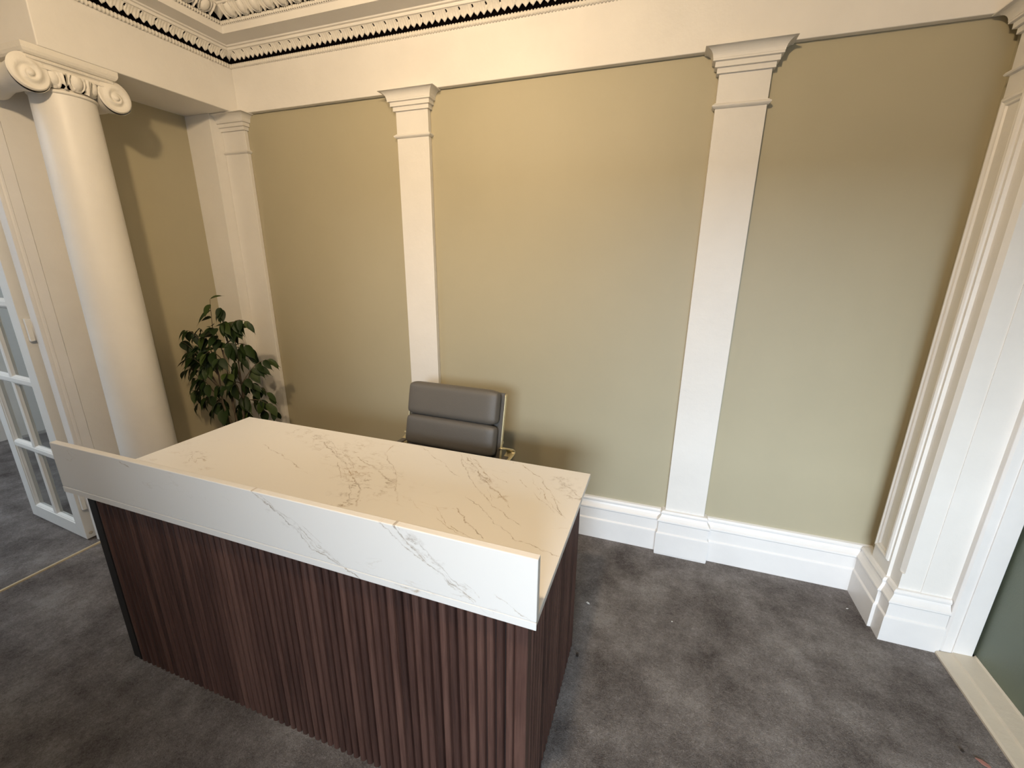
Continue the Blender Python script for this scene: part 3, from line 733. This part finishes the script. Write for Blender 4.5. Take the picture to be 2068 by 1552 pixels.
# sling behind the cushions and side rails
y1_, z1_ = bp(0.0)[1:]; y2_, z2_ = bp(0.52)[1:]
sl = MB(); sl.add([(-0.262, y1_, z1_), (0.262, y1_, z1_), (0.262, y2_, z2_), (-0.262, y2_, z2_), (-0.262, y1_+.008, z1_), (0.262, y1_+.008, z1_), (0.262, y2_+.008, z2_), (-0.262, y2_+.008, z2_)], [(0, 1, 2, 3), (7, 6, 5, 4), (0, 4, 5, 1), (1, 5, 6, 2), (2, 6, 7, 3), (3, 7, 4, 0)])
obj('back_sling', sl, M['leather'], ch)
for sx in (-1, 1):
    pts = [(sx*0.268, 0.150-0.42+0.02, 0.415), (sx*0.268, -0.05, 0.405), (sx*0.268, 0.11, 0.405), (sx*0.268, bp(0.03)[1], bp(0.03)[2])]+[(sx*0.268, bp(s)[1]+0.004, bp(s)[2]) for s in (0.1, 0.2, 0.3, 0.4, 0.5, 0.515)]
    obj('side_rail', MB().tube(pts, 0.006, 8, (0.004, 0.012)), M['gold'], ch)
    # arm: flat gold band sweeping out behind the back, then forward and down
    sY = [(0.272, 0.196, 0.668, .010), (0.284, 0.226, 0.658, .020), (0.295, 0.252, 0.644, .025), (0.300, 0.262, 0.628, .025), (0.299, 0.235, 0.616, .023), (0.297, 0.15, 0.612, .020), (0.297, 0.0, 0.614, .019), (0.297, -0.12, 0.616, .019), (0.296, -0.175, 0.606, .018), (0.293, -0.195, 0.575, .016), (0.286, -0.180, 0.52, .014), (0.276, -0.13, 0.42, .012)]
    P = [Vector(q_) for q_ in sY]; pts = []
    for i in range(len(P)-1):
        p0 = P[max(i-1, 0)]; p1 = P[i]; p2 = P[i+1]; p3 = P[min(i+2, len(P)-1)]
        for t_ in (0, .2, .4, .6, .8):
            pts.append(0.5*((2*p1)+(-p0+p2)*t_+(2*p0-5*p1+4*p2-p3)*t_**2+(-p0+3*p1-3*p2+p3)*t_**3))
    pts.append(P[-1]); rb = MB(); vs_ = []
    for i, p in enumerate(pts):
        q0 = pts[max(i-1, 0)]; q1 = pts[min(i+1, len(pts)-1)]
        d_ = Vector((0, q1[1]-q0[1], q1[2]-q0[2])).normalized(); n_ = Vector((0, -d_.z, d_.y))*0.004; w_ = p[3]
        for (ax_, an_) in ((-w_, 0.3), (-w_*.85, 1), (w_*.85, 1), (w_, 0.3), (w_, -0.3), (w_*.85, -1), (-w_*.85, -1), (-w_, -0.3)):
            vs_.append((sx*(p[0]+ax_), p[1]+n_.y*an_, p[2]+n_.z*an_))
    n8 = len(pts)
    rb.add(vs_, [(i*8+k, i*8+(k+1) % 8, (i+1)*8+(k+1) % 8, (i+1)*8+k) for i in range(n8-1) for k in range(8)]+[tuple(range(8)), tuple((n8-1)*8+k for k in range(8))], True)
    obj('arm', rb, M['gold'], ch)
    a0, a1 = sorted((sx*0.279, sx*0.311))
    obj('arm_pad', MB().box(a0, a1-0.004*(sx > 0)+0.0, -0.11, 0.215, 0.6165, 0.625), M['leather'], ch, bev=0.005)
# seat
for s_ in (0.055, -0.105, -0.265):
    pad('seat_cushion', 0.50, 0.155, 0.060, (0, s_, 0.445), PI/2, ch)
obj('seat_sling', MB().box(-0.262, 0.262, -0.345, 0.14, 0.405, 0.413), M['leather'], ch)
obj('cross_bar', MB().box(-0.268, 0.268, -0.16, -0.13, 0.385, 0.404).box(-0.268, 0.268, 0.03, 0.06, 0.385, 0.404), M['gold'], ch, bev=0.003)
obj('back_brace', MB().tube([(-0.268, bp(0.27)[1]+0.022, bp(0.27)[2]), (0, bp(0.27)[1]+0.034, bp(0.27)[2]), (0.268, bp(0.27)[1]+0.022, bp(0.27)[2])], 0.008, 8), M['gold'], ch)
obj('gas_lift', MB().lathe([(0.0, 0.09), (0.028, 0.09), (0.028, 0.25), (0.016, 0.25), (0.016, 0.385), (0.0, 0.385)], 24, (0, -0.05)).box(-0.09, 0.09, -0.15, 0.05, 0.366, 0.386), M['black'], ch)
for k in range(5):
    a = 2*PI*k/5+0.3; c_, s_ = math.cos(a), math.sin(a)
    lg = obj('base_leg', MB().tube([(0.02*c_, -0.05+0.02*s_, 0.115), (0.16*c_, -0.05+0.16*s_, 0.098), (0.30*c_, -0.05+0.30*s_, 0.070)], [0.02, 0.016, 0.011], 8), M['gold'], ch)
    wx, wy = 0.30*c_, -0.05+0.30*s_
    obj('caster', MB().lathe([(0.0, wy-0.018), (0.024, wy-0.018), (0.027, wy-0.012), (0.027, wy+0.012), (0.024, wy+0.018), (0.0, wy+0.018)], 18, (wx, 0.027), 'y').box(wx-0.006, wx+0.006, wy-0.006, wy+0.006, 0.03, 0.075), M['black'], lg)

# ------------------------------------------------------------------ plant
pc = Vector((-2.40, 1.80, 0))
pl = empty('potted_ficus', pc); tag(pl, 'bushy dark green potted ficus in the corner behind the desk', 'plant')
obj('pot', MB().lathe([(0.0, 0.0), (0.105, 0.0), (0.115, 0.01), (0.145, 0.27), (0.150, 0.28), (0.150, 0.30), (0.138, 0.30), (0.134, 0.27), (0.0, 0.27)], 40), M['pot'], pl)
obj('soil', MB().lathe([(0.0, 0.275), (0.08, 0.274), (0.133, 0.268)], 24), M['soil'], pl)
lv = MB(); K = 12; vs = []; LL, LWd = 0.090, 0.0195
for i in range(K+1):
    u = i/K; wdt = LWd*math.sin(PI*min(1, (u/.86)**0.72))**0.75 if 0 < u < .86 else 0.0008
    if u > .7: wdt = max(wdt*0.85, 0.0008)
    zc_ = -0.014*u*u*1.2; x_ = LL*u
    vs += [(x_, -wdt, zc_+0.006*(wdt/LWd)), (x_, 0, zc_), (x_, wdt, zc_+0.006*(wdt/LWd))]
lv.add(vs, [(i*3+j, (i+1)*3+j, (i+1)*3+j+1, i*3+j+1) for i in range(K) for j in range(2)], True)
lme = lv.mesh('leaf', M['leaf'], False)
rg = random.Random(21)
def px_to(px, py, yw):
    d = F_+R_*((px-1034)/862.7)-U_*((py-776)/862.7); s = yw/d.y; return Vector((d.x*s, yw, d.z*s+1.55))
def add_leaf(p, direc, size):
    d = direc.normalized(); up = Vector((rg.uniform(-.4, .4), rg.uniform(-.9, -.1), 1)).normalized()
    yv = up.cross(d); 
    if yv.length < 1e-3: yv = Vector((0, 1, 0)).cross(d)
    yv.normalize(); zv = d.cross(yv)
    m_ = Matrix((d, yv, zv)).transposed().to_4x4(); m_ = Matrix.Translation(p-pc)@m_@Matrix.Diagonal((size, size*rg.uniform(.85, 1.25), size, 1))
    o = bpy.data.objects.new('leaf', lme); C.objects.link(o); o.parent = pl; o.matrix_local = m_
trunks = MB()
heads = []
for (bx, by, tx, ty, tz) in ((-0.02, 0.0, -2.46, 1.80, 1.02), (0.025, 0.015, -2.42, 1.83, 1.12), (0.0, -0.025, -2.50, 1.76, 0.95)):
    b0 = pc+Vector((bx, by, 0.27)); t_ = Vector((tx, ty, tz)); pts = []
    for i in range(9):
        u = i/8; pts.append(b0.lerp(t_, u)+Vector((0.012*math.sin(u*9+bx*90), 0.012*math.cos(u*8+by*80), 0)))
    trunks.tube([p-pc for p in pts], [0.010-0.006*i/8 for i in range(9)], 8); heads.append(pts)
obj('trunk', trunks, M['stem'], pl)
ends = [(424, 605, 1.80), (445, 622, 1.80), (452, 655, 1.80), (404, 664, 1.76), (375, 668, 1.78), (362, 690, 1.80), (358, 712, 1.82), (500, 652, 1.86), (478, 670, 1.86), (430, 662, 1.76),
        (505, 704, 1.92), (545, 728, 1.95), (520, 742, 1.90), (398, 700, 1.72), (380, 722, 1.72), (415, 715, 1.70), (440, 725, 1.70), (465, 700, 1.80), (490, 730, 1.88), (376, 748, 1.76),
        (395, 765, 1.74), (455, 755, 1.70), (475, 745, 1.78), (500, 765, 1.86), (385, 790, 1.78), (380, 822, 1.80), (415, 810, 1.76), (440, 785, 1.74), (465, 790, 1.78), (520, 795, 1.90), (545, 800, 1.95),
        (490, 810, 1.84), (430, 835, 1.74), (455, 845, 1.76), (480, 840, 1.80), (535, 830, 1.93), (560, 832, 1.96), (410, 745, 1.72), (430, 690, 1.78), (345+60, 780, 1.78), (450, 815, 1.80), (500, 845, 1.86), (470, 650, 1.86), (390, 735, 1.80), (512, 720, 1.96)]
twigs = MB()
for (ex, ey, yw) in ends:
    e_ = px_to(ex, ey, yw)
    if e_.x < XL+0.07: e_.x = XL+0.07
    h_ = min(heads, key=lambda q: abs(q[-1].x-e_.x)); k_ = rg.choice((5, 6, 7, 8)); s0 = h_[k_]
    if s0.z > e_.z+0.1: s0 = h_[rg.choice((4, 5))]
    midp = s0.lerp(e_, 0.55)+Vector((0, 0, 0.06+0.12*(e_-s0).length))
    pts = [s0*(1-u)**2+midp*2*u*(1-u)+e_*u*u for u in [i/6 for i in range(7)]]
    twigs.tube([p-pc for p in pts], [0.0032-0.002*i/6 for i in range(7)], 5)
    nl = rg.choice((5, 6, 6, 7))
    for q in range(nl):
        u = 1.0-q*0.105; p = s0*(1-u)**2+midp*2*u*(1-u)+e_*u*u
        tang = (e_-midp).normalized()
        side = Vector((rg.uniform(-1, 1), rg.uniform(-1, .4), rg.uniform(-.9, 0.0)))
        d = (tang*0.6+side*(0.4 if q == 0 else 1.0)+Vector((0, 0, -0.34)))
        if p.x+d.normalized().x*0.09 < XL+0.02: d.x = abs(d.x)
        if p.y+d.normalized().y*0.09 > 2.09: d.y = -abs(d.y)
        add_leaf(p, d, rg.uniform(0.8, 1.35))
obj('twig', twigs, M['stem'], pl)

# ------------------------------------------------------------------ small litter on the carpet
def fleck(name, x, y, pts, h, mat, label, cat, rz=0.0):
    o = obj(name, MB().extz(pts, 0.0, h), mat, loc=(x, y, 0.002)); o.rotation_euler = (0.05, 0.03, rz); tag(o, label, cat); return o
F1 = [(-0.009, -0.003), (0.002, -0.005), (0.010, -0.001), (0.004, 0.004), (-0.006, 0.004)]
fleck('paper_scrap', -0.190, 1.675, F1, 0.002, M['paper'], 'small white scrap of paper on the carpet beside the desk', 'scrap', -.5)
fleck('paper_scrap', 0.182, 1.694, [(x*.35, y*.5) for x, y in F1], 0.002, M['paper'], 'tiny white speck out on the open carpet', 'scrap', .3)
fleck('paper_scrap', 0.955, 2.050, [(x*.6, y*.5) for x, y in F1], 0.002, M['paper'], 'tiny pale speck on the carpet near the corner skirting', 'scrap', .3)
fleck('dirt_crumb', -0.185, 1.379, [(x*.6, y*1.2) for x, y in F1], 0.004, M['bit'], 'small dark crumb at the foot of the desk side', 'crumb', .8)
fleck('dirt_crumb', 1.084, 1.458, [(x*.6, y) for x, y in F1], 0.003, M['bit'], 'small dark crumb near the glazed screen sill', 'crumb', .8)
fleck('dried_petal', 1.126, 1.435, [(-0.018, -0.003), (0.0, -0.008), (0.014, -0.005), (0.020, 0.0), (0.012, 0.006), (-0.004, 0.006)], 0.003, M['petal'], 'pinkish dried petal on the carpet near the glazed screen sill', 'petal', -.7)
